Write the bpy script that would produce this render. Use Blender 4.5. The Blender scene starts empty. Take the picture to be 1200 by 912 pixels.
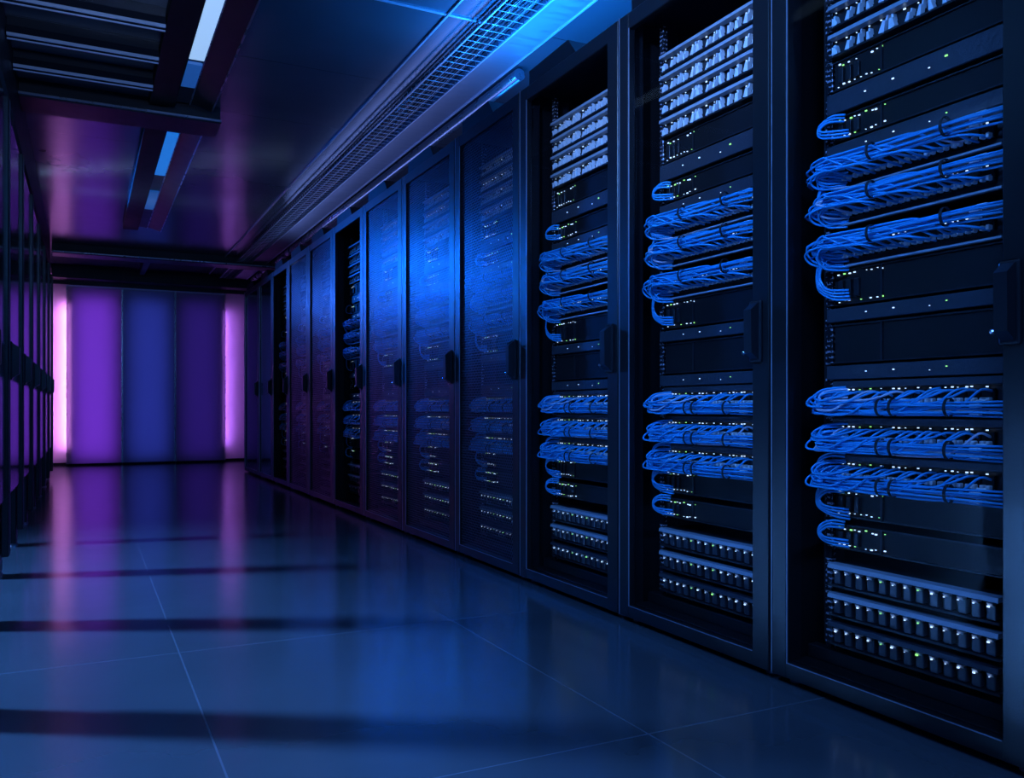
import bpy, bmesh, math, random
from mathutils import Vector
R = math.radians
random.seed(7)
C = bpy.context.scene.collection
sc = bpy.context.scene

# ------------------------------------------------------------------ camera, world, lights, exposure
cam_d = bpy.data.cameras.new('camera')
cam_d.lens = 30.0; cam_d.sensor_width = 36.0; cam_d.shift_y = 0.0192
cam_d.clip_start = 0.02; cam_d.clip_end = 100
cam = bpy.data.objects.new('camera', cam_d); C.objects.link(cam)
cam.location = (0, 0, 0.814); cam.rotation_euler = (R(90), 0, R(-26.57))
sc.camera = cam
sc.view_settings.view_transform = 'Standard'
sc.view_settings.look = 'None'
sc.view_settings.gamma = 1.0
sc.view_settings.use_curve_mapping = False
sc.view_settings.exposure = 0.0
sc.cycles.transparent_max_bounces = 24
sc.cycles.max_bounces = 8
sc.cycles.sample_clamp_indirect = 3.0
sc.cycles.use_denoising = True

w = bpy.data.worlds.new('dark_room'); sc.world = w; w.use_nodes = True
w.node_tree.nodes['Background'].inputs[0].default_value = (0.002, 0.006, 0.02, 1)
w.node_tree.nodes['Background'].inputs[1].default_value = 0.5


def aim(o, target):
    o.rotation_euler = (Vector(target) - Vector(o.location)).to_track_quat('-Z', 'Y').to_euler()


def area(name, loc, target, sx, sy, power, col, spread=180):
    d = bpy.data.lights.new(name, 'AREA'); d.shape = 'RECTANGLE'; d.size = sx; d.size_y = sy
    d.energy = power; d.color = col; d.spread = R(spread)
    o = bpy.data.objects.new(name, d); C.objects.link(o); o.location = loc; aim(o, target)
    return o


def spot(name, loc, target, angle, power, col, blend=0.8, rad=0.1):
    d = bpy.data.lights.new(name, 'SPOT'); d.energy = power; d.color = col
    d.spot_size = R(angle); d.spot_blend = blend; d.shadow_soft_size = rad
    o = bpy.data.objects.new(name, d); C.objects.link(o); o.location = loc; aim(o, target)
    return o


BLUE = (0.04, 0.27, 1.0)
PALE = (0.25, 0.50, 1.0)
PURPLE = (0.50, 0.07, 1.0)
# blue flood in the aisle to the left, low enough to shine under the left row
spot('flood_light', (-7.7, 7.2, 1.75), (0.2, 1.9, 0.0), 62, 28000, (0.10, 0.34, 1.0), 1.0, 0.42)
# blue down light over the aisle, near the camera
area('down_light', (0.45, 0.0, 2.7), (0.45, 0.9, 0), 1.2, 1.2, 56, (0.10, 0.34, 1.0))
# blue spots under the ceiling on the left, aimed at the racks
spot('door_spot', (-0.2, 9.6, 2.5), (1.85, 5.3, 1.6), 44, 420, (0.004, 0.15, 1.0), 1.0, 0.28)
spot('door_spot', (-0.25, 4.0, 2.55), (1.85, 5.2, 1.4), 36, 250, (0.01, 0.2, 1.0), 1.0, 0.15)
spot('door_spot', (-0.2, 1.6, 2.45), (1.95, 2.4, 1.45), 70, 230, (0.08, 0.33, 1.0), 1.0, 0.12)
spot('door_spot', (-0.2, 1.6, 2.45), (1.95, 2.7, 2.15), 46, 170, (0.3, 0.5, 1.0), 1.0, 0.12)  # added pale spot that whitens the boots on the upper patch panels
# unseen area lights added above the cabinets to wash the ceiling
area('added_uplight', (2.32, 3.0, 2.43), (2.32, 3.0, 2.8), 0.06, 3.2, 9, (0.01, 0.24, 1.0))
area('added_uplight', (1.88, 3.0, 2.43), (1.88, 3.0, 2.8), 0.06, 2.4, 42, (0.01, 0.24, 1.0))
area('added_uplight', (2.07, 7.0, 2.43), (2.07, 7.0, 2.8), 0.10, 5.6, 5, (0.22, 0.34, 1.0))
spot('door_spot', (-0.1, 12.8, 2.45), (1.84, 7.6, 1.7), 30, 130, (0.03, 0.16, 1.0), 1.0, 0.25)  # added spot that puts blue highlights on the far racks
spot('added_slat_spot', (0.25, 3.0, 2.2), (0.1, 5.0, 2.75), 60, 36, (0.3, 0.5, 1.0), 1.0, 0.05)  # added in mid-air to brighten the ceiling slats
area('added_uplight', (-0.31, 8.7, 2.66), (-0.28, 8.7, 2.8), 0.03, 4.6, 1.6, (0.4, 0.6, 1.0))  # added for the pale glow along the left ceiling edge
# lamps behind the three frosted panels at the aisle end
for x, p, c in ((0.12, 9.5, (0.30, 0.055, 1.0)), (0.84, 4.4, (0.07, 0.11, 1.0)), (1.55, 2.3, (0.16, 0.05, 1.0))):
    area('panel_backlight', (x, 13.77, 1.25), (x, 13.0, 1.25), 0.50, 2.3, p, c)


# ------------------------------------------------------------------ materials
def mat(name, col, rough=0.5, metal=0.0, emit=None, estr=0.0, spec=0.5, bump=None):
    m = bpy.data.materials.new(name); m.use_nodes = True
    nt = m.node_tree; b = nt.nodes['Principled BSDF']
    b.inputs['Base Color'].default_value = (*col, 1)
    b.inputs['Roughness'].default_value = rough
    b.inputs['Metallic'].default_value = metal
    b.inputs['Specular IOR Level'].default_value = spec
    tc = nt.nodes.new('ShaderNodeTexCoord')
    nz = nt.nodes.new('ShaderNodeTexNoise'); nz.inputs['Scale'].default_value = 9.0
    nt.links.new(tc.outputs['Object'], nz.inputs['Vector'])
    mr = nt.nodes.new('ShaderNodeMapRange')
    mr.inputs['To Min'].default_value = max(0.02, rough * 0.85); mr.inputs['To Max'].default_value = min(1, rough * 1.15)
    nt.links.new(nz.outputs['Fac'], mr.inputs['Value']); nt.links.new(mr.outputs[0], b.inputs['Roughness'])
    if emit:
        b.inputs['Emission Color'].default_value = (*emit, 1); b.inputs['Emission Strength'].default_value = estr
    if bump:
        n2 = nt.nodes.new('ShaderNodeTexNoise'); n2.inputs['Scale'].default_value = bump[0]
        mp = nt.nodes.new('ShaderNodeMapping'); mp.inputs['Scale'].default_value = bump[2] if len(bump) > 2 else (1, 1, 1)
        nt.links.new(tc.outputs['Object'], mp.inputs[0]); nt.links.new(mp.outputs[0], n2.inputs['Vector'])
        bp = nt.nodes.new('ShaderNodeBump'); bp.inputs['Strength'].default_value = bump[1]; bp.inputs['Distance'].default_value = 0.01
        nt.links.new(n2.outputs['Fac'], bp.inputs['Height']); nt.links.new(bp.outputs[0], b.inputs['Normal'])
    return m


def N(nt, op, a, b=None):
    n = nt.nodes.new('ShaderNodeMath'); n.operation = op
    for i, v in enumerate((a, b)):
        if v is None: continue
        if isinstance(v, (int, float)): n.inputs[i].default_value = v
        else: nt.links.new(v, n.inputs[i])
    return n.outputs[0]


def grid_line(nt, coord, off, pitch, wd):
    f = N(nt, 'FRACT', N(nt, 'DIVIDE', N(nt, 'SUBTRACT', coord, off), pitch))
    e = N(nt, 'MINIMUM', f, N(nt, 'SUBTRACT', 1.0, f))
    return N(nt, 'LESS_THAN', e, wd / pitch / 2)


def seam_mat(name, col, line, rough, offx, px, offy, py, wd, metal=0.0, wav=0.0, spec=0.5, coat=0.0):
    m = mat(name, col, rough, metal, spec=spec); nt = m.node_tree; b = nt.nodes['Principled BSDF']
    tc = nt.nodes['Texture Coordinate'] if 'Texture Coordinate' in nt.nodes else nt.nodes.new('ShaderNodeTexCoord')
    sp = nt.nodes.new('ShaderNodeSeparateXYZ'); nt.links.new(tc.outputs['Object'], sp.inputs[0])
    g = N(nt, 'MAXIMUM', grid_line(nt, sp.outputs[0], offx, px, wd), grid_line(nt, sp.outputs[1], offy, py, wd))
    nz = nt.nodes.new('ShaderNodeTexNoise'); nz.inputs['Scale'].default_value = 2.2; nz.inputs['Detail'].default_value = 5
    nt.links.new(tc.outputs['Object'], nz.inputs['Vector'])
    mx0 = nt.nodes.new('ShaderNodeMix'); mx0.data_type = 'RGBA'
    mx0.inputs[6].default_value = (*[c * 0.8 for c in col], 1); mx0.inputs[7].default_value = (*[c * 1.2 for c in col], 1)
    nt.links.new(nz.outputs['Fac'], mx0.inputs[0])
    mx = nt.nodes.new('ShaderNodeMix'); mx.data_type = 'RGBA'
    nt.links.new(g, mx.inputs[0]); nt.links.new(mx0.outputs[2], mx.inputs[6]); mx.inputs[7].default_value = (*line, 1)
    nt.links.new(mx.outputs[2], b.inputs['Base Color'])
    if coat:
        b.inputs['Coat Weight'].default_value = coat; b.inputs['Coat Roughness'].default_value = 0.16
    if wav:
        n2 = nt.nodes.new('ShaderNodeTexNoise'); n2.inputs['Scale'].default_value = 1.6
        nt.links.new(tc.outputs['Object'], n2.inputs['Vector'])
        bp = nt.nodes.new('ShaderNodeBump'); bp.inputs['Strength'].default_value = wav; bp.inputs['Distance'].default_value = 0.02
        nt.links.new(n2.outputs['Fac'], bp.inputs['Height']); nt.links.new(bp.outputs[0], b.inputs['Normal'])
    return m


def perforated(name, col, pitch, hole):
    m = mat(name, col, 0.35, 0.6); nt = m.node_tree; b = nt.nodes['Principled BSDF']
    tc = nt.nodes.new('ShaderNodeTexCoord'); sp = nt.nodes.new('ShaderNodeSeparateXYZ')
    nt.links.new(tc.outputs['Object'], sp.inputs[0])
    ds = []
    for o in (0.0, 0.5):
        a = N(nt, 'SUBTRACT', N(nt, 'FRACT', N(nt, 'ADD', N(nt, 'DIVIDE', sp.outputs[1], pitch), o)), 0.5)
        c = N(nt, 'SUBTRACT', N(nt, 'FRACT', N(nt, 'ADD', N(nt, 'DIVIDE', sp.outputs[2], pitch * 1.732), o)), 0.5)
        c = N(nt, 'MULTIPLY', c, 1.732)
        ds.append(N(nt, 'SQRT', N(nt, 'ADD', N(nt, 'MULTIPLY', a, a), N(nt, 'MULTIPLY', c, c))))
    d = N(nt, 'MINIMUM', ds[0], ds[1])
    nt.links.new(N(nt, 'GREATER_THAN', d, hole), b.inputs['Alpha'])
    return m


def glass_mat(name):
    m = bpy.data.materials.new(name); m.use_nodes = True; nt = m.node_tree
    for n in list(nt.nodes): nt.nodes.remove(n)
    out = nt.nodes.new('ShaderNodeOutputMaterial'); mx = nt.nodes.new('ShaderNodeMixShader')
    tr = nt.nodes.new('ShaderNodeBsdfTransparent'); tr.inputs[0].default_value = (0.97, 0.98, 1, 1)
    gl = nt.nodes.new('ShaderNodeBsdfGlossy'); gl.inputs['Roughness'].default_value = 0.03
    lw = nt.nodes.new('ShaderNodeLayerWeight'); lw.inputs[0].default_value = 0.5
    fr = N(nt, 'ADD', N(nt, 'MULTIPLY', N(nt, 'POWER', lw.outputs['Facing'], 5.0), 0.22), 0.006)
    nt.links.new(fr, mx.inputs[0]); nt.links.new(tr.outputs[0], mx.inputs[1]); nt.links.new(gl.outputs[0], mx.inputs[2])
    nt.links.new(mx.outputs[0], out.inputs[0])
    return m


def frosted(name):
    m = mat(name, (0.5, 0.5, 0.56), 0.35); nt = m.node_tree; b = nt.nodes['Principled BSDF']
    out = nt.nodes['Material Output']; mx = nt.nodes.new('ShaderNodeMixShader'); mx.inputs[0].default_value = 0.5
    tl = nt.nodes.new('ShaderNodeBsdfTranslucent'); tl.inputs[0].default_value = (0.8, 0.8, 0.85, 1)
    nt.links.new(b.outputs[0], mx.inputs[1]); nt.links.new(tl.outputs[0], mx.inputs[2]); nt.links.new(mx.outputs[0], out.inputs[0])
    return m


def rail_mat():
    m = mat('rail_metal', (0.03, 0.035, 0.05), 0.35, 0.7); nt = m.node_tree; b = nt.nodes['Principled BSDF']
    tc = nt.nodes.new('ShaderNodeTexCoord'); sp = nt.nodes.new('ShaderNodeSeparateXYZ')
    nt.links.new(tc.outputs['Object'], sp.inputs[0])
    f = N(nt, 'FRACT', N(nt, 'DIVIDE', sp.outputs[2], 0.016))
    v = N(nt, 'LESS_THAN', f, 0.4)
    nz = nt.nodes.new('ShaderNodeTexNoise'); nz.inputs['Scale'].default_value = 90
    nt.links.new(tc.outputs['Object'], nz.inputs['Vector'])
    v = N(nt, 'MULTIPLY', v, N(nt, 'GREATER_THAN', nz.outputs['Fac'], 0.52))
    mx = nt.nodes.new('ShaderNodeMix'); mx.data_type = 'RGBA'; nt.links.new(v, mx.inputs[0])
    mx.inputs[6].default_value = (0.02, 0.022, 0.03, 1); mx.inputs[7].default_value = (0.75, 0.72, 0.85, 1)
    nt.links.new(mx.outputs[2], b.inputs['Base Color'])
    return m


M = dict(
    frame=mat('black_powder_coat', (0.013, 0.015, 0.020), 0.36, 0.35, bump=(220, 0.05)),
    body=mat('black_cabinet_steel', (0.006, 0.006, 0.008), 0.55, 0.0, spec=0.25),
    trim=mat('edge_highlight_metal', (0.42, 0.45, 0.6), 0.3, 0.6),  # light metal that paints in the highlights on door edges
    rail=rail_mat(),
    chassis=mat('dark_chassis', (0.014, 0.016, 0.022), 0.4, 0.2),
    plate=mat('grey_blue_plate', (0.05, 0.058, 0.08), 0.4, 0.4, bump=(60, 0.15)),
    lip=mat('light_steel_lip', (0.45, 0.5, 0.6), 0.38, 0.3),
    plug=mat('clear_white_boot', (0.85, 0.87, 0.92), 0.2, 0.0, spec=0.8),
    module=mat('smoked_module', (0.04, 0.045, 0.06), 0.22, 0.0, spec=0.8),
    cable=mat('blue_cable_jacket', (0.03, 0.38, 0.80), 0.30, 0.0),
    cable2=mat('pale_cable_jacket', (0.6, 0.62, 0.8), 0.38, 0.0),
    tie=mat('black_hook_tie', (0.01, 0.01, 0.015), 0.6, 0.0),
    green=mat('green_indicator', (0.1, 0.5, 0.1), 0.4, 0, (0.35, 0.95, 0.25), 1.3),
    white=mat('white_indicator', (0.6, 0.7, 0.9), 0.4, 0, (0.55, 0.75, 1.0), 1.5),
    chrome=mat('chrome', (0.7, 0.72, 0.8), 0.15, 1.0),
    handle=mat('black_handle', (0.02, 0.022, 0.03), 0.3, 0.2),
    foot=mat('foot_steel', (0.35, 0.37, 0.45), 0.3, 0.8),
    glass=glass_mat('clear_door_glass'),
    mesh=perforated('perforated_door_steel', (0.09, 0.10, 0.16), 0.016, 0.42),
    solid=mat('glossy_door_panel', (0.04, 0.05, 0.09), 0.12, 0.5),
    floor=seam_mat('polished_floor_tile', (0.09, 0.105, 0.13), (0.17, 0.19, 0.24), 0.18, 0.28, 0.98, 1.757, 1.285, 0.005, spec=1.0, coat=0.3),
    ceil=seam_mat('glossy_ceiling_panel', (0.20, 0.22, 0.28), (0.02, 0.02, 0.03), 0.2, -0.38, 4.0, 3.985, 0.99, 0.004, metal=0.4, wav=0.03),
    beam=mat('dark_beam_paint', (0.012, 0.014, 0.022), 0.45, 0.2),
    metal=mat('brushed_aluminium', (0.45, 0.48, 0.6), 0.28, 0.8),
    trunk=mat('ribbed_steel', (0.40, 0.42, 0.52), 0.36, 0.6, bump=(14, 0.9, (0.3, 1.0, 1))),
    wire=mat('galvanised_wire', (0.7, 0.75, 0.9), 0.35, 0.4),
    wall=mat('painted_wall', (0.62, 0.6, 0.66), 0.6),
    dark=mat('dark_wall', (0.05, 0.055, 0.08), 0.6),
    panel=frosted('frosted_wall_panel'),
    pink=mat('pink_light_tube', (0.9, 0.6, 0.9), 0.5, 0, (0.85, 0.27, 1.0), 60),
    pink2=mat('dim_pink_light_tube', (0.9, 0.6, 0.9), 0.5, 0, (0.5, 0.16, 1.0), 42),
    sheenA=mat('face_reflection_bright', (0.8, 0.85, 0.9), 0.5, 0, (0.30, 0.50, 0.80), 1.0),  # emission stands in for reflections on the fixture face, also the next two
    sheenB=mat('face_reflection_blue', (0.6, 0.7, 0.9), 0.5, 0, (0.01, 0.15, 0.60), 1.0),
    sheenC=mat('face_reflection_dim', (0.3, 0.4, 0.6), 0.5, 0, (0.005, 0.05, 0.22), 1.0),
)


# ------------------------------------------------------------------ mesh helpers
def bx(bm, x0, x1, y0, y1, z0, z1, bev=0.0, seg=1):
    r = bmesh.ops.create_cube(bm, size=1.0)
    vs = r['verts']
    for v in vs:
        v.co = Vector(((x0 + x1) / 2 + v.co.x * (x1 - x0), (y0 + y1) / 2 + v.co.y * (y1 - y0), (z0 + z1) / 2 + v.co.z * (z1 - z0)))
    if bev:
        es = list({e for v in vs for e in v.link_edges})
        bmesh.ops.bevel(bm, geom=es, offset=bev, segments=seg, affect='EDGES', profile=0.5)


def prism(bm, pts, axis, a, b):
    """extrude a 2-D polygon (in the two other axes) along axis from a to b"""
    def P(u, v, t):
        return {'x': (t, u, v), 'y': (u, t, v), 'z': (u, v, t)}[axis]
    A = [bm.verts.new(P(u, v, a)) for u, v in pts]; B = [bm.verts.new(P(u, v, b)) for u, v in pts]
    n = len(pts)
    bm.faces.new(A); bm.faces.new(list(reversed(B)))
    for i in range(n):
        bm.faces.new((A[i], B[i], B[(i + 1) % n], A[(i + 1) % n]))
    bmesh.ops.recalc_face_normals(bm, faces=bm.faces)


def smooth_path(pts, n=5):
    P = [Vector(p) for p in pts]; out = []
    for i in range(len(P) - 1):
        p0 = P[max(0, i - 1)]; p1 = P[i]; p2 = P[i + 1]; p3 = P[min(len(P) - 1, i + 2)]
        for k in range(n):
            t = k / n
            out.append(0.5 * ((2 * p1) + (p2 - p0) * t + (2 * p0 - 5 * p1 + 4 * p2 - p3) * t * t + (3 * p1 - p0 - 3 * p2 + p3) * t ** 3))
    out.append(P[-1]); return out


def tube(bm, pts, r, sides=6, n=5, close=False):
    path = smooth_path(pts, n) if n > 1 else [Vector(p) for p in pts]
    rings = []; up = Vector((0, 0, 1)); prev = None
    for i, p in enumerate(path):
        t = (path[min(i + 1, len(path) - 1)] - path[max(i - 1, 0)])
        t = t.normalized() if t.length > 1e-9 else Vector((0, 1, 0))
        if prev is None:
            a = t.cross(up)
            if a.length < 0.1: a = t.cross(Vector((1, 0, 0)))
        else:
            a = prev - t * prev.dot(t)
            if a.length < 1e-6: a = t.cross(up)
        a.normalize(); prev = a; b = t.cross(a)
        rings.append([bm.verts.new(p + (a * math.cos(2 * math.pi * k / sides) + b * math.sin(2 * math.pi * k / sides)) * r) for k in range(sides)])
    for i in range(len(rings) - 1):
        for k in range(sides):
            bm.faces.new((rings[i][k], rings[i][(k + 1) % sides], rings[i + 1][(k + 1) % sides], rings[i + 1][k])).smooth = True
    bm.faces.new(list(reversed(rings[0]))); bm.faces.new(rings[-1])


def obj(name, fn, m, parent=None, loc=None, kind=None):
    bm = bmesh.new(); fn(bm)
    me = bpy.data.meshes.new(name); bm.to_mesh(me); bm.free(); me.materials.append(M[m])
    o = bpy.data.objects.new(name, me); C.objects.link(o)
    if parent: o.parent = parent
    if loc: o.location = loc
    if kind: o['kind'] = kind
    return o


def thing(name, label, cat, loc=(0, 0, 0), group=None):
    o = bpy.data.objects.new(name, None); C.objects.link(o); o.location = loc; o.empty_display_size = 0.1
    o['label'] = label; o['category'] = cat
    if group: o['group'] = group
    return o


def tag(o, label, cat, group=None):
    o['label'] = label; o['category'] = cat
    if group: o['group'] = group
    return o


def copy_tree(o, parent=None):
    c = o.copy(); C.objects.link(c)
    if parent: c.parent = parent
    for ch in o.children: copy_tree(ch, c)
    return c


# ------------------------------------------------------------------ the room
CZ = 2.80
XR = 1.841
YEND = 13.62
obj('floor', lambda b: bx(b, -9, 4, -2.5, 14.2, -0.05, 0), 'floor', kind='structure')
obj('ceiling', lambda b: bx(b, -9, 4, -2.5, 14.2, CZ, CZ + 0.1), 'ceil', kind='structure')
obj('wall_far', lambda b: bx(b, -9, 4, 13.80, 13.95, 0, CZ), 'wall', kind='structure')
obj('wall_left', lambda b: bx(b, -9, -8.9, -2.5, 13.8, 0, CZ), 'dark', kind='structure')
obj('wall_right', lambda b: bx(b, 3.2, 3.3, -2.5, 13.8, 0, CZ), 'dark', kind='structure')
obj('wall_back', lambda b: bx(b, -8.9, 3.2, -2.5, -2.4, 0, CZ), 'dark', kind='structure')

# three tall frosted panels standing in front of the far wall
xs = (-0.243, 0.48, 1.20, 1.92)
names = ('left purple', 'middle blue', 'right dark navy')
for i in range(3):
    t = thing('wall_panel', '%s frosted panel of the three tall panels closing the aisle end' % names[i], 'panel',
              ((xs[i] + xs[i + 1]) / 2, YEND, 0), 'tall panels at the aisle end')
    hw = (xs[i + 1] - xs[i]) / 2 - 0.003
    obj('sheet', lambda b: bx(b, -hw, hw, 0, 0.02, 0.03, 2.55, 0.003), 'panel', t)
    obj('edge_frame', lambda b: (bx(b, -hw, -hw + 0.006, -0.006, 0, 0.03, 2.55), bx(b, hw - 0.006, hw, -0.006, 0, 0.03, 2.55)), 'metal', t)
    obj('top_glow_strip', lambda b: bx(b, -hw, hw, -0.02, 0.02, 2.55, 2.565, 0.002), 'wire', t)  # bright strip stands in for the glow line along the panel top
    cl, cr = (-hw + (0.060 if i == 0 else 0), hw - (0.034 if i == 2 else 0))
    obj('light_baffle', lambda b: (bx(b, cl, cl + 0.006, 0.0205, 0.175, 0.03, 2.55)), 'body', t)  # unseen fins added to keep tube light off the panel backs
    obj('light_baffle', lambda b: (bx(b, cr - 0.006, cr, 0.0205, 0.175, 0.03, 2.55)), 'body', t)
    obj('plinth', lambda b: bx(b, -hw, hw, -0.01, 0.03, 0.0, 0.03, 0.002), 'body', t)
for i, (x, wd) in enumerate(((-0.218, 'left'), (1.904, 'right'))):
    t = thing('light_tube', 'vertical pink light tube behind the %s edge of the tall panels' % wd, 'light', (x, YEND + 0.06, 0), 'pink light tubes')
    obj('tube', lambda b: tube(b, [(0, 0, 0.25), (0, 0, 2.3)], 0.012 if i == 0 else 0.008, 8, 1), 'pink' if i == 0 else 'pink2', t)
    obj('end_cap', lambda b: bx(b, -0.015, 0.015, -0.015, 0.015, 0.0, 0.25, 0.002), 'handle', t)
    obj('end_cap', lambda b: bx(b, -0.015, 0.015, -0.015, 0.015, 2.3, 2.36, 0.002), 'handle', t)
obj('baseboard_far', lambda b: bx(b, -1.6, 3.2, 13.77, 13.80, 0, 0.04, 0.003), 'body', kind='structure')

# soffit above the left row, cross beams and header
obj('trim_1', lambda b: (bx(b, -0.95, -0.36, -2.4, 11.15, 2.36, CZ - 0.001, 0.004), bx(b, -0.36, -0.34, -2.4, 11.15, 2.36, 2.40)), 'beam', kind='structure')
obj('trim_2', lambda b: (bx(b, -1.2, 3.0, 13.25, 13.60, 2.62, CZ - 0.001, 0.005), bx(b, -1.2, 3.0, 13.56, 13.60, 2.57, 2.62)), 'beam', kind='structure')
for y0, y1, x1, lab in ((5.85, 6.17, 0.80, 'dark cross beam under the ceiling, nearest one, ending past the fixture housing'),
                        (11.55, 11.85, 2.9, 'dark cross beam spanning the ceiling near the end of the racks')):
    t = thing('ceiling_beam', lab, 'beam', ((x1 - 0.36) / 2, (y0 + y1) / 2, 2.7), 'cross beams under the ceiling')
    hx = (x1 + 0.355) / 2; hy = (y1 - y0) / 2
    obj('web', lambda b: bx(b, -hx, hx, -hy + 0.05, hy - 0.05, 0.0, CZ - 2.7 - 0.001), 'beam', t)
    obj('flange', lambda b: bx(b, -hx, hx, -hy, hy, -0.02, 0.0, 0.004), 'beam', t)
    obj('edge_strip', lambda b: bx(b, -hx, hx, -hy - 0.012, -hy, -0.012, 0.002, 0.002), 'metal', t)
b_ = obj('bracket', lambda b: prism(b, [(-0.04, 0), (0.04, 0), (0.03, 1.35), (-0.03, 1.35)], 'z', -0.03, 0.03), 'beam', loc=(0.72, 11.87, 2.74))
tag(b_, 'short dark strut under the ceiling between the last cross beam and the header', 'strut')

# louvre slats on the near left ceiling
lou = None
sl = [(2.4, 'out of sight overhead'), (2.83, ''), (3.26, ''), (3.69, ''), (4.12, ''), (4.55, 'first'), (4.99, 'second'), (5.43, 'third')]
for y, wd in sl[4:]:
    wd = wd or 'nearest'
    t = thing('ceiling_slat', '%s of the polished metal slats across the dark ceiling bay at left' % {'nearest': 'nearest overhead', 'first': 'brightest upper', 'second': 'middle', 'third': 'last one before the beam,'}[wd], 'slat', (0.0, y, 2.70), 'slats across the left ceiling bay')
    obj('blade', lambda b: prism(b, [(-0.03, 0.0), (0.0, -0.012), (0.03, 0.0), (0.012, 0.05), (-0.012, 0.05)], 'x', -0.355, 0.355), 'beam', t)
    obj('edge_strip', lambda b: (bx(b, -0.355, 0.355, -0.034, -0.022, -0.010, 0.006, 0.002), bx(b, -0.355, 0.355, -0.008, 0.004, -0.020, -0.013, 0.002)), 'wire', t)
    obj('carrier', lambda b: bx(b, -0.355, 0.355, -0.006, 0.006, 0.05, CZ - 2.70 - 0.001), 'beam', t)

# long fixture housings beside the slats; emissive faces stand in for reflections
def housing(y0, y1, lab, segs):
    t = thing('ceiling_fixture', lab, 'lamp', (0.36, (y0 + y1) / 2, 2.66), 'long fixture housings under the ceiling')
    h = (y1 - y0) / 2; cy = (y0 + y1) / 2
    obj('box_beam', lambda b: bx(b, 0.0, 0.15, -h, h, 0.08, CZ - 2.66 - 0.001, 0.004), 'body', t)
    obj('flange', lambda b: prism(b, [(0.245, 0.125), (0.375, 0.085), (0.375, 0.095), (0.25, 0.135)], 'y', -h, h), 'beam', t)
    obj('edge_strip', lambda b: bx(b, 0.372, 0.380, -h, h, 0.078, 0.092), 'metal', t)
    obj('edge_strip', lambda b: bx(b, 0.238, 0.246, -h, h, 0.108, 0.122), 'metal', t)
    obj('tray', lambda b: bx(b, 0.15, 0.242, -h, h, 0.118, CZ - 2.66 - 0.001), 'plate', t)
    for a, c, m in segs:
        obj('reflection_face', lambda b: bx(b, 0.155, 0.236, a - cy, c - cy, 0.100, 0.118, 0.002), m, t)
    return t
housing(1.2, 5.84, 'long ceiling fixture in the near bay, painted white reflection above the cross beam', [(1.3, 5.05, 'sheenA'), (5.12, 5.5, 'sheenC')])
housing(6.19, 10.05, 'long ceiling fixture beyond the near cross beam, blue reflections painted in patches', [(6.5, 7.68, 'sheenB'), (8.3, 9.04, 'sheenC')])

# metal trims and cable tray running above the right row
def ceiling_trim(name, x, wd, z, lab, m='wire'):
    o = obj(name, lambda b: bx(b, x - wd / 2, x + wd / 2, -1.0, 13.2, z, CZ - 0.0005 if CZ - z < 0.03 else z + wd, 0.001), m)
    tag(o, lab, 'trim'); return o
ceiling_trim('ceiling_strip', 1.63, 0.012, CZ - 0.012, 'thin bright metal strip on the glossy ceiling, left of the cable tray')
o = obj('ceiling_strip', lambda b: bx(b, 0.75, 1.97, 3.978, 3.992, CZ - 0.008, CZ - 0.0005, 0.001), 'wire')
tag(o, 'thin bright cross strip on the glossy ceiling at the top of the photo', 'trim')
t = thing('cable_tray', 'long wire basket cable tray hung above the right rack row', 'tray', (1.875, 6.0, CZ - 0.06))
obj('side_rail', lambda b: bx(b, -0.100, -0.092, -7, 7.2, 0.0, 0.008), 'wire', t)
obj('side_rail', lambda b: bx(b, 0.092, 0.102, -7, 7.2, 0.0, 0.010), 'wire', t)
def rungs(b):
    y = -7
    while y < 7.2:
        tube(b, [(-0.096, y, 0.03), (-0.096, y, 0.004), (0.096, y, 0.004), (0.096, y, 0.03)], 0.0022, 4, 1)
        y += 0.075
obj('rungs', rungs, 'wire', t, kind='stuff')
obj('longitudinal_wire', lambda b: bx(b, -0.035, -0.032, -7, 7.2, 0.004, 0.007), 'wire', t)
obj('longitudinal_wire', lambda b: bx(b, 0.032, 0.035, -7, 7.2, 0.004, 0.007), 'wire', t)
rr = random.Random(3)
for k in range(7):
    x0 = 1.80 + k * 0.022
    pts = [(x0 + rr.uniform(-0.003, 0.003), y, CZ - 0.040 + rr.uniform(0, 0.008)) for y in [-1 + j * 0.55 for j in range(26)]]
    o = obj('trunk_cable', lambda b: tube(b, pts, 0.007, 5, 3), 'module')
    tag(o, 'dark trunk cable in the wire basket tray, %s from the aisle side' % ['first', 'second', 'third', 'fourth', 'fifth', 'sixth', 'last'][k], 'cable', 'trunk cables in the basket tray')
t = thing('cable_duct', 'rippled metal duct cover beside the basket tray above the right racks', 'duct', (2.07, 6.1, CZ - 0.05))
obj('cover', lambda b: bx(b, -0.085, 0.085, -7.1, 7.1, 0.0, 0.049, 0.004), 'trunk', t)
obj('edge_rail', lambda b: bx(b, 0.085, 0.097, -7.1, 7.1, -0.006, 0.008, 0.001), 'wire', t)
o = obj('ceiling_pipe', lambda b: tube(b, [(2.25, 4.4, CZ - 0.05), (2.25, 13.2, CZ - 0.05)], 0.035, 16, 1), 'metal')
tag(o, 'smooth round metal pipe above the rear of the right rack row', 'pipe')

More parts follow.
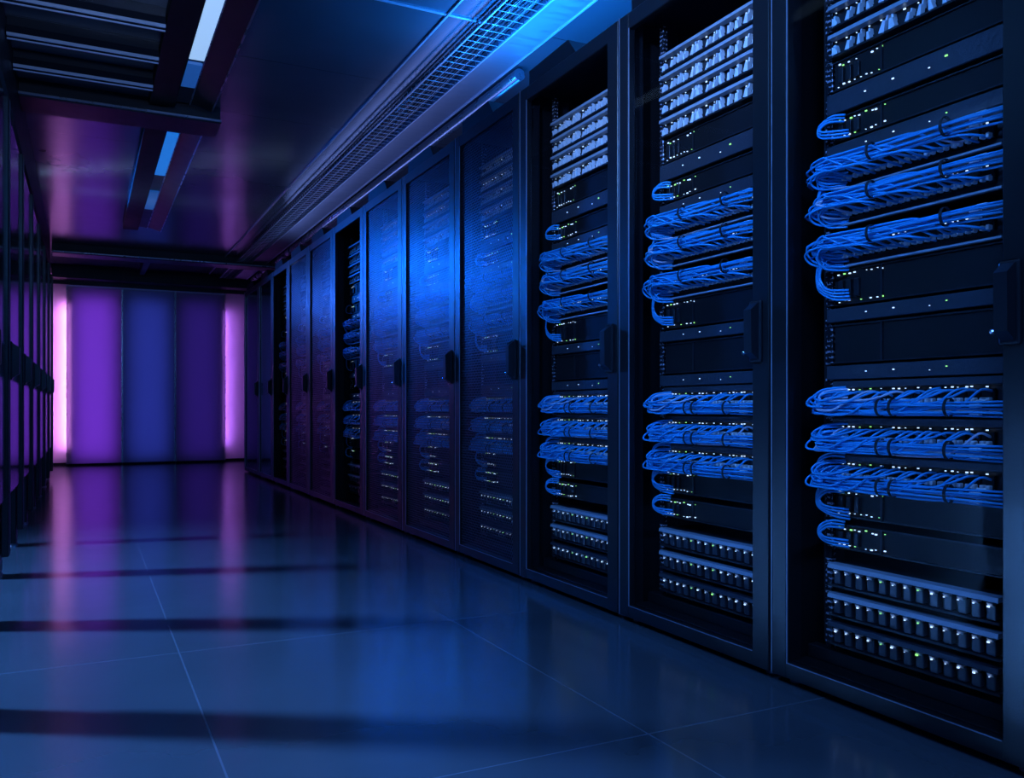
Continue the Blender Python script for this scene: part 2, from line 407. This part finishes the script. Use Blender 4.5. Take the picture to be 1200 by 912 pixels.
# ------------------------------------------------------------------ right row cabinets
px = [1214, 902.5, 724.8, 608.7, 533, 471, 425.5, 390, 361, 337.5, 319, 303, 286.5]
def ypix(p, X=XR):
    t = (p - 600) / 1000.0
    return X * (.8944 - .4472 * t) / (.4472 + .8944 * t)
YB = [ypix(p) for p in px]
ordn = ['nearest', 'second-nearest', 'third-nearest', 'fourth-nearest', 'fifth-nearest', 'sixth-nearest', 'seventh-nearest',
        'eighth-nearest', 'ninth-nearest', 'tenth-nearest', 'eleventh-nearest', 'farthest']
HT = 2.32
W = 0.80
def make_rack(kind):
    t = thing('server_rack', '-', 'server rack')
    g = 0.004
    def post(y0, y1, x0, x1):
        return lambda b: bx(b, x0, x1, y0, y1, 0.03, HT - 0.01, 0.003)
    # body, local x from 0.03 (behind the door) to 1.05
    obj('corner_post', post(g, 0.045, 0.035, 0.085), 'frame', t)
    obj('corner_post', post(W - 0.045, W - g, 0.035, 0.085), 'frame', t)
    obj('side_panel', lambda b: bx(b, 0.085, 1.05, g, g + 0.01, 0.03, HT - 0.01), 'body', t)
    obj('side_panel', lambda b: bx(b, 0.085, 1.05, W - g - 0.01, W - g, 0.03, HT - 0.01), 'body', t)
    obj('back_panel', lambda b: bx(b, 1.04, 1.05, g + 0.01, W - g - 0.01, 0.03, HT - 0.01), 'body', t)
    obj('roof', lambda b: bx(b, 0.035, 1.05, g, W - g, HT - 0.01, HT, 0.002), 'frame', t)
    obj('base', lambda b: (bx(b, 0.035, 1.05, 0.045, W - 0.045, 0.03, 0.07, 0.002)), 'body', t)
    obj('inner_sill', lambda b: bx(b, 0.10, 0.14, 0.05, W - 0.05, 0.07, 0.11, 0.003), 'body', t)
    obj('roof_riser', lambda b: prism(b, [(0.33, HT), (0.74, HT), (0.74, HT + 0.075), (0.40, HT + 0.085)], 'x', 0.02, 0.30), 'body', t)
    for y in (0.128, W - 0.128 - 0.0):
        s = -1 if y < 0.4 else 1
        obj('mounting_rail', lambda b: bx(b, 0.115, 0.135, min(y, y + s * 0.022), max(y, y + s * 0.022), 0.11, HT - 0.05, 0.001), 'rail', t)
    obj('cable_manager', lambda b: bx(b, 0.16, 0.22, W - 0.085, W - 0.055, 0.11, HT - 0.05, 0.004), 'chassis', t)
    for y in (0.05, W - 0.05):
        def ft(b):
            bmesh.ops.create_cone(b, cap_ends=True, segments=10, radius1=0.022, radius2=0.010, depth=0.03)
            for v in b.verts: v.co += Vector((0.06, y, 0.015))
        obj('foot', ft, 'foot', t)
    # door
    d = thing('door', '-', '-'); del d['label']; del d['category']; d.parent = t
    def dframe(b):
        bx(b, 0, 0.03, 0.006, 0.076, 0.022, HT - 0.003, 0.003)
        bx(b, 0, 0.03, W - 0.066, W - 0.006, 0.022, HT - 0.003, 0.003)
        bx(b, 0.001, 0.029, 0.07, W - 0.06, 0.022, 0.068, 0.003)
        bx(b, 0.001, 0.029, 0.07, W - 0.06, HT - 0.066, HT - 0.003, 0.003)
    obj('door_frame', dframe, 'frame', d)
    obj('edge_highlight', lambda b: bx(b, -0.0015, 0.002, W - 0.0085, W - 0.005, 0.022, HT - 0.003), 'trim', d)  # bright slivers stand in for highlights on the door frame edges
    obj('edge_highlight', lambda b: bx(b, -0.0015, 0.002, W - 0.070, W - 0.067, 0.066, HT - 0.064), 'trim', d)
    obj('bottom_highlight', lambda b: bx(b, -0.001, 0.002, 0.076, W - 0.068, 0.066, 0.0685), 'trim', d)  # bright sliver in place of the highlight on the lower rail
    if kind == 'glass':
        obj('glass_pane', lambda b: bx(b, 0.012, 0.017, 0.074, W - 0.064, 0.066, HT - 0.064), 'glass', d)
    elif kind == 'mesh':
        obj('perforated_sheet', lambda b: bx(b, 0.013, 0.0145, 0.074, W - 0.064, 0.066, HT - 0.064), 'mesh', d)
    elif kind == 'solid':
        obj('door_sheet', lambda b: bx(b, 0.010, 0.020, 0.074, W - 0.064, 0.066, HT - 0.064), 'solid', d)
    h = obj('handle', lambda b: (bx(b, -0.008, 0.0, 0.030, 0.082, 0.955, 1.145, 0.006, 2),
                                 prism(b, [(-0.008, 0.965), (-0.036, 0.985), (-0.038, 1.115), (-0.008, 1.138)], 'y', 0.040, 0.072)), 'handle', d)
    def lk(b):
        bmesh.ops.create_uvsphere(b, u_segments=10, v_segments=6, radius=0.007)
        for v in b.verts: v.co += Vector((-0.034, 0.076, 0.985))
    obj('lock', lk, 'chrome', h)
    return t

protos = {}
kinds = ['glass', 'glass', 'glass', 'mesh', 'mesh', 'mesh', 'open', 'mesh', 'mesh', 'open', 'solid', 'solid']
look = {'open': 'black cabinet with an open door frame', 'glass': 'glass-fronted black cabinet', 'mesh': 'black cabinet with a perforated mesh door', 'solid': 'closed black cabinet with a glossy door'}
racks = []
for i in range(12):
    k = kinds[i]
    if k in protos: t = copy_tree(protos[k])
    else: protos[k] = t = make_rack(k)
    y0, y1 = YB[i], YB[i + 1]
    t.location = (XR, y0, 0); t.scale = (1, (y1 - y0) / W, 1)
    t['label'] = '%s, the %s server rack of the right row' % (look[k], ordn[i])
    t['group'] = 'server racks of the right row'
    racks.append(t)

# ------------------------------------------------------------------ equipment (local: x 0 = rail plane, y 0..0.52, z 0 = bottom)
GW = 0.52
LR = random.Random(21)
def led(parent, x, y, z, m, s=0.0028):
    k = LR.uniform(0.35, 1.0)
    key = ('led', m)
    if key not in protos:
        o = obj('indicator_light', lambda b: bx(b, -0.002, 0.001, -s, s, -s * 0.7, s * 0.7), m, parent)
        protos[key] = o
    else:
        o = protos[key].copy(); C.objects.link(o); o.parent = parent
    o.location = (x, y + LR.uniform(-0.003, 0.003), z + LR.uniform(-0.001, 0.001)); o.scale = (1, k * 1.3, k); return o
def dupe(o, parent, loc):
    c = o.copy(); C.objects.link(c); c.parent = parent; c.location = loc; return c

def port_panel(bright, full=True):
    t = thing('patch_bay', '-', 'patch panel')
    H = 0.068
    obj('chassis', lambda b: (bx(b, 0.004, 0.30, 0.0, GW, 0.0, H, 0.001), bx(b, -0.020, 0.004, 0.002, GW - 0.002, 0, 0.006)), 'chassis', t)
    obj('top_lip', lambda b: prism(b, [(0.004, H), (-0.024, H - 0.002), (-0.026, H - 0.014), (0.004, H - 0.012)], 'y', 0.002, GW - 0.002), 'lip', t)
    for y in (-0.02, GW):
        obj('mounting_ear', lambda b: bx(b, -0.004, 0.004, y, y + 0.02, 0.002, H - 0.002, 0.001), 'rail', t)
    rr = random.Random(5 if bright else 9)
    pr = None
    for k in range(13):
        y = 0.026 + k * 0.039
        if bright:
            def pl(b):
                prism(b, [(-0.0095, 0.006), (0.0095, 0.006), (0.0045, 0.036), (-0.0045, 0.036)], 'x', -0.020, -0.004)
                prism(b, [(-0.0035, 0.030), (0.0035, 0.030), (0.003, 0.050), (-0.003, 0.050)], 'x', -0.012, 0.003)
            nm, mm = 'cable_boot', 'plug'
        else:
            def pl(b):
                bx(b, -0.016, 0.004, -0.012, 0.012, 0.008, 0.046, 0.003, 2)
            nm, mm = 'drive_module', 'module'
        if pr is None: pr = obj(nm, pl, mm, t, (0, y, 0))
        elif full or k % 2 == 0:
            c = dupe(pr, t, (0, y + rr.uniform(-0.003, 0.003), rr.uniform(-0.002, 0.002)))
            if bright: c.rotation_euler = (rr.uniform(-0.35, 0.35), 0, 0); c.scale = (1, rr.uniform(0.6, 1.15), rr.uniform(0.75, 1.1))
        if not bright and (full or k % 2 == 0):
            if k == 0: cl = obj('latch', lambda b: prism(b, [(-0.017, 0.042), (-0.022, 0.050), (-0.004, 0.054), (-0.004, 0.044)], 'y', -0.007, 0.007), 'plug', t, (0, y, 0))
            else: dupe(cl, t, (0, y, 0))
            if full: led(t, -0.019, y + 0.003, 0.041, 'green' if rr.random() < 0.25 else 'white', 0.0032)
        if bright and full: led(t, -0.003, y + 0.014, 0.048, 'white', 0.0026)
    return t

def switch(full=True):
    t = thing('network_switch', '-', 'network switch'); H = 0.088
    obj('chassis', lambda b: bx(b, 0.004, 0.34, 0.0, GW, 0.0, H, 0.001), 'chassis', t)
    obj('top_lip', lambda b: bx(b, -0.006, 0.004, 0.002, GW - 0.002, H - 0.020, H, 0.002), 'plate', t)
    obj('bottom_lip', lambda b: bx(b, -0.012, 0.004, 0.002, GW - 0.002, 0.0, 0.006, 0.001), 'lip', t)
    for y in (-0.02, GW):
        obj('mounting_ear', lambda b: bx(b, -0.004, 0.004, y, y + 0.02, 0.004, H - 0.004, 0.001), 'rail', t)
    rr = random.Random(12)
    pr = None
    for k in range(12 if full else 6):
        y = 0.04 + k * (0.038 if full else 0.076)
        if pr is None: pr = obj('port_block', lambda b: (bx(b, -0.006, 0.004, -0.017, 0.017, 0.022, 0.058, 0.002)), 'body', t, (0, y, 0))
        else: dupe(pr, t, (0, y, 0))
        if full:
            if k == 0: cn = obj('connector', lambda b: (bx(b, -0.022, -0.006, -0.013, -0.003, 0.024, 0.036, 0.002), bx(b, -0.022, -0.006, 0.003, 0.013, 0.024, 0.036, 0.002)), 'plug', t, (0, y, 0))
            else: dupe(cn, t, (0, y, 0))
        led(t, -0.008, y, 0.063, 'green' if k in (9, 10) else 'white', 0.003 + rr.random() * 0.002)
        if full and rr.random() < 0.6: led(t, -0.008, y + 0.018, 0.063, 'white', 0.002)
    return t

def server(H, leds=True, full=True):
    t = thing('rack_server', '-', 'server')
    obj('chassis', lambda b: bx(b, 0.006, 0.6, 0.0, GW, 0.0, H, 0.001), 'body', t)
    obj('bezel', lambda b: (bx(b, 0.0, 0.006, 0.0, GW, 0.0, 0.004), bx(b, 0.0, 0.006, 0.0, GW, H - 0.004, H), bx(b, 0.0, 0.006, 0.0, 0.006, 0.0, H), bx(b, 0.0, 0.006, GW - 0.17, GW - 0.164, 0.004, H - 0.004)), 'chassis', t)
    for y in (-0.02, GW):
        obj('mounting_ear', lambda b: bx(b, -0.004, 0.004, y, y + 0.02, 0.002, H - 0.002, 0.001), 'rail', t)
    rr = random.Random(int(H * 1000))
    if leds:
        for z in ([0.012, H - 0.014] if full else [H - 0.014]):
            for k in range(9 if full else 4):
                if rr.random() < 0.75:
                    led(t, 0.003, GW - 0.02 - k * 0.019 + rr.uniform(-0.004, 0.004), z + rr.uniform(-0.003, 0.003), 'green' if rr.random() < 0.3 else 'white', 0.003)
        pr = None
        for k in range(3):
            if pr is None: pr = obj('port_cage', lambda b: bx(b, -0.004, 0.006, -0.008, 0.008, 0.2 * H, 0.7 * H, 0.001), 'chassis', t, (0, GW - 0.03, 0))
            else: dupe(pr, t, (0, GW - 0.03 - k * 0.028, 0))
    return t

def plate(H, full=True):
    t = thing('blanking_plate', '-', 'plate')
    obj('face', lambda b: bx(b, -0.006, 0.004, -0.02, GW + 0.02, 0.0, H, 0.002), 'plate', t)
    obj('return_edge', lambda b: bx(b, 0.004, 0.25, 0.0, GW, 0.0, 0.003), 'body', t)
    rr = random.Random(4)
    for y, z in ((0.40, 0.5), (0.31, 0.55), (0.15, 0.6), (0.20, 0.4)):
        led(t, -0.006, y, H * z, 'white' if y != 0.15 else 'green', 0.002)
    return t

def bundle(up, ncab, seed):
    """tied bundle of patch cables; z = 0 at the bottom of its switch"""
    rr = random.Random(seed)
    t = thing('cable_bundle', '-', 'cable bundle')
    zb = 0.066 if up else 0.012
    zp = 0.052 if not up else 0.030
    ties = (0.10, 0.26, 0.30) if not up else (0.11, 0.33)
    for k in range(ncab):
        yp = 0.035 + 0.45 * (k / ncab) + rr.uniform(-0.006, 0.006)
        lane = (k * 3) % 5; row = (k // 5) % 3
        ox = -0.055 - 0.009 * row + rr.uniform(-0.002, 0.002)
        oz = zb + (lane - 2) * 0.0092 + rr.uniform(-0.0015, 0.0015)
        pts = [(-0.004, yp, zp + rr.uniform(-0.010, 0.010))]
        pts.append((-0.034, yp + 0.010, zp + (0.002 if not up else 0.0)))
        pts.append((ox * 0.9, yp + 0.042, (zp + oz) / 2))
        pts.append((ox, yp + 0.085, oz + (0.003 if not up else -0.004)))
        y = yp + 0.15
        while y < 0.47:
            pts.append((ox + rr.uniform(-0.003, 0.003), y, oz + rr.uniform(-0.002, 0.002))); y += 0.07
        reach = 0.522 + rr.random() ** 2 * 0.048
        if k % 4 != 3 or not up:
            dz = 0.030 + rr.uniform(-0.006, 0.014)
            if up: dz = -dz * (0.9 + rr.random() * 0.7)
            pts += [(ox, 0.49, oz + (0.002)), (ox + 0.004, reach - 0.015, oz + dz * 0.12), (ox + 0.016, reach, oz + dz * 0.5),
                    (ox + 0.034, reach - 0.018, oz + dz * 0.95), (-0.006, reach - 0.065, oz + dz * 1.05)]
        else:
            pts += [(ox, 0.49, oz), (ox + 0.015, reach + 0.01, oz - 0.01), (ox + 0.05, reach + 0.025, oz - 0.02)]
        obj('cable', lambda b: tube(b, pts, 0.0033, 6, 4), 'cable' if rr.random() > 0.12 else 'cable2', t)
    # cables that leave the bundle to the right, behind the door stile
    for k in range(ncab // 3):
        ox = -0.055 - 0.010 * (k % 2); oz = zb + (k % 6 - 2.5) * 0.007
        ye = 0.10 + rr.uniform(0.02, 0.25)
        pts = [(ox, ye + 0.12, oz), (ox, ye, oz + rr.uniform(-0.003, 0.003)), (ox + 0.004, 0.06, oz + (k - 2.5) * 0.001), (ox + 0.012, 0.02, oz + (k - 2.5) * 0.0015), (ox + 0.02, -0.03, oz + (k - 2.5) * 0.002)]
        obj('cable', lambda b: tube(b, pts, 0.0033, 6, 4), 'cable', t)
    for y in ties:
        def tie(b):
            n = 14; pr = [(-0.066 + 0.020 * math.cos(a * 2 * math.pi / n), zb + 0.024 * math.sin(a * 2 * math.pi / n)) for a in range(n)]
            qi = [(-0.066 + 0.0185 * math.cos(a * 2 * math.pi / n), zb + 0.0225 * math.sin(a * 2 * math.pi / n)) for a in range(n)]
            for a in range(n):
                c = (a + 1) % n
                vs = [b.verts.new((p[0], yy, p[1])) for p, yy in ((pr[a], -0.004), (pr[c], -0.004), (pr[c], 0.004), (pr[a], 0.004))]
                b.faces.new(vs)
            bmesh.ops.remove_doubles(b, verts=b.verts, dist=1e-5)
            bmesh.ops.recalc_face_normals(b, faces=b.faces)
            g = bmesh.ops.solidify(b, geom=b.faces[:], thickness=0.0015)
        obj('cable_tie', tie, 'tie', t, (0, y, 0))
    for k in range(4):
        obj('plug', lambda b: bx(b, -0.006, 0.006, -0.014, 0.014, -0.0045, 0.0045, 0.0015), 'plug', t, (-0.045 + 0.008 * (k % 2), 0.045 - 0.012 * (k % 2), zb - 0.016 + k * 0.010))
    return t

def loop_cable(z0, z1, seed, out=0.0):
    a = 0.50 - out * 0.2; r = 0.550 + out
    m = (z0 + z1) / 2; x = -0.030 + out * 0.6
    pts = [(-0.006, a - 0.03, z0), (x * 0.8, a, z0 + 0.002), (x, r - 0.012, z0 - (z0 - z1) * 0.18), (x, r, m), (x, r - 0.012, z1 + (z0 - z1) * 0.22), (x * 0.8, a, z1 + 0.004), (-0.006, a - 0.045, z1)]
    return obj('patch_cable', lambda b: tube(b, pts, 0.0033, 6, 5), 'cable')

# layout: (kind, bottom z, args, words)
LAY = [
    ('pp1', 2.069, 'patch panel with white boots, topmost in the %s rack'),
    ('pp1', 1.990, 'patch panel with white boots, second from the top in the %s rack'),
    ('pp1', 1.912, 'patch panel with white boots, third from the top in the %s rack'),
    ('pp1', 1.828, 'patch panel with white boots, fourth from the top in the %s rack'),
    ('sv1', 1.736, 'dark server with lights at left, right below the white-boot patch panels in the %s rack'),
    ('pl1', 1.669, 'long plain plate with tiny lights, uppermost plate in the %s rack'),
    ('sv2', 1.586, 'dark server with lights at left, between the two upper plates in the %s rack'),
    ('pl2', 1.538, 'narrow plain plate just above the top cable bundle in the %s rack'),
    ('sw', 1.440, 'network switch behind the topmost blue cable bundle in the %s rack'),
    ('sw', 1.337, 'network switch behind the second blue cable bundle from the top in the %s rack'),
    ('sw', 1.219, 'network switch behind the third blue cable bundle from the top in the %s rack'),
    ('sv3', 1.112, 'dark server with lights at left, just under the third cable bundle in the %s rack'),
    ('pl2', 1.064, 'narrow plain plate at the height of the door handle in the %s rack'),
    ('sv4', 0.945, 'unlit dark server in the middle of the %s rack'),
    ('pl2', 0.898, 'narrow plain plate just above the fourth cable bundle in the %s rack'),
    ('sw', 0.805, 'network switch behind the fourth blue cable bundle from the top in the %s rack'),
    ('sw', 0.700, 'network switch behind the fifth blue cable bundle from the top in the %s rack'),
    ('sw', 0.594, 'network switch behind the lowest blue cable bundle in the %s rack'),
    ('sv1', 0.502, 'dark server with lights at left, just under the lowest cable bundle in the %s rack'),
    ('sv2', 0.410, 'dark server with lights at left, just above the lower drive shelves in the %s rack'),
    ('pp2', 0.300, 'drive shelf with pale top lip, upper of three at the bottom of the %s rack'),
    ('pp2', 0.215, 'drive shelf with pale top lip, middle of three at the bottom of the %s rack'),
    ('pp3', 0.132, 'drive shelf with dim lip, lowest unit in the %s rack'),
]
GR = {'pp1': 'patch panels with white boots', 'pp2': 'drive shelves at the rack bottoms', 'pp3': 'drive shelves at the rack bottoms', 'sv1': 'servers', 'sv2': 'servers', 'sv3': 'servers', 'sv4': 'servers',
      'pl1': 'plain plates', 'pl2': 'plain plates', 'sw': 'network switches'}
def build(kind, full):
    if kind == 'pp1': return port_panel(True, full)
    if kind == 'pp2' or kind == 'pp3': 
        t = port_panel(False, full); t.name = 'drive_shelf'; t['category'] = 'drive shelf'
        if kind == 'pp3':
            for c in t.children:
                if c.name.startswith('top_lip'): c.data = c.data.copy(); c.data.materials[0] = M['plate']
        return t
    if kind == 'sw': return switch(full)
    if kind == 'pl1': return plate(0.060, full)
    if kind == 'pl2': return plate(0.040, full)
    return server({'sv1': 0.085, 'sv2': 0.072, 'sv3': 0.102, 'sv4': 0.112}[kind], kind != 'sv4', full)

bz = [(1.440, True, 'topmost'), (1.337, True, 'second from the top'), (1.219, True, 'third from the top'), (0.805, False, 'fourth from the top'), (0.700, False, 'fifth from the top'), (0.594, False, 'lowest')]
lz = [((1.655, 1.59), 3, 0.0, 'above the topmost bundle'), ((1.27, 1.125), 4, 0.010, 'below the third bundle'), ((0.60, 0.50), 4, 0.012, 'below the lowest bundle'),
      ((0.49, 0.42), 3, -0.004, 'just above the drive shelves'), ((1.48, 1.36), 2, 0.0, 'between the two upper bundles'), ((0.685, 0.615), 2, 0.0, 'between the two lower bundles')]
gp = {}
def inst(key, maker):
    if key in gp: return copy_tree(gp[key])
    gp[key] = maker(); return gp[key]
for i in range(10):
    full = i < 6
    s = racks[i].scale[1]; yb = YB[i]; gx = XR + 0.110
    y0 = yb + 0.14 * s
    for kind, z, lab in LAY:
        if i >= 6 and kind in ('sv4',): continue
        t = inst((kind, full), lambda: build(kind, full))
        t.location = (gx, y0, z); t.scale = (1, s, 1)
        t['label'] = lab % ordn[i]; t['group'] = GR[kind]
    for n, (z, up, wd) in enumerate(bz):
        t = inst(('b', n, full), lambda: bundle(up, 16 if full else 8, 40 + n))
        t.location = (gx, y0, z); t.scale = (1, s, 1)
        t['label'] = 'tied bundle of blue network cables, %s in the %s rack' % (wd, ordn[i]); t['group'] = 'blue cable bundles'
    for n, ((z0, z1), cnt, out, wd) in enumerate(lz):
        if not full: cnt = 1
        for c in range(cnt):
            key = ('l', n, c)
            if key in gp: o = gp[key].copy(); C.objects.link(o)
            else:
                o = loop_cable(z0 - 0.009 * c, z1 + 0.009 * c, 100 * n + c, out - 0.009 * c); gp[key] = o
            o.location = (gx, y0, 0); o.scale = (1, s, 1)
            place = ['outermost', 'second outermost', 'third outermost', 'innermost'][c]
            tag(o, '%s loose blue patch cable looping %s in the %s rack' % (place, wd, ordn[i]), 'cable', 'loose patch cables %s in the %s rack' % (wd, ordn[i]))

# ------------------------------------------------------------------ left row cabinets: raised bays, light passes beneath
XL = -0.33; PL = 1.05
def make_left():
    t = thing('server_rack', '-', 'server rack')
    D = 0.42
    obj('body', lambda b: bx(b, -D, -0.035, 0.012, PL - 0.012, 0.36, HT, 0.003), 'body', t)
    obj('door', lambda b: bx(b, -0.030, -0.012, 0.03, PL - 0.03, 0.38, HT - 0.02, 0.003), 'solid', t)
    for y in (0.0, PL - 0.07):
        obj('stile', lambda b: bx(b, -0.030, 0.0, y + 0.004, y + 0.066, 0.10, HT, 0.003), 'frame', t)
        obj('leg', lambda b: bx(b, -0.13, -0.035, y + 0.004, y + 0.066, 0.02, 0.36, 0.003), 'frame', t)
        def ft(b):
            bmesh.ops.create_cone(b, cap_ends=True, segments=10, radius1=0.022, radius2=0.012, depth=0.02)
            for v in b.verts: v.co += Vector((-0.05, y + 0.035, 0.01))
        obj('foot', ft, 'foot', t)
    obj('edge_highlight', lambda b: bx(b, -0.002, 0.002, 0.004, 0.008, 0.10, HT), 'plate', t)  # thin sliver in place of the highlight on the stile edge
    h = obj('handle', lambda b: (bx(b, 0, 0.010, 0.015, 0.060, 0.955, 1.145, 0.004), prism(b, [(0.008, 0.965), (0.040, 0.985), (0.042, 1.115), (0.008, 1.138)], 'y', 0.022, 0.054)), 'handle', t)
    return t
lw = ['nearest', 'second-nearest', 'third-nearest', 'fourth-nearest', 'fifth-nearest', 'sixth-nearest', 'seventh-nearest', 'eighth-nearest', 'ninth-nearest', 'farthest']
lp = None
for i in range(10):
    if lp is None: lp = t = make_left()
    else: t = copy_tree(lp)
    t.location = (XL, 0.62 + i * PL, 0)
    t['label'] = 'black cabinet seen edge-on, the %s server rack of the left row' % lw[i]; t['group'] = 'server racks of the left row'
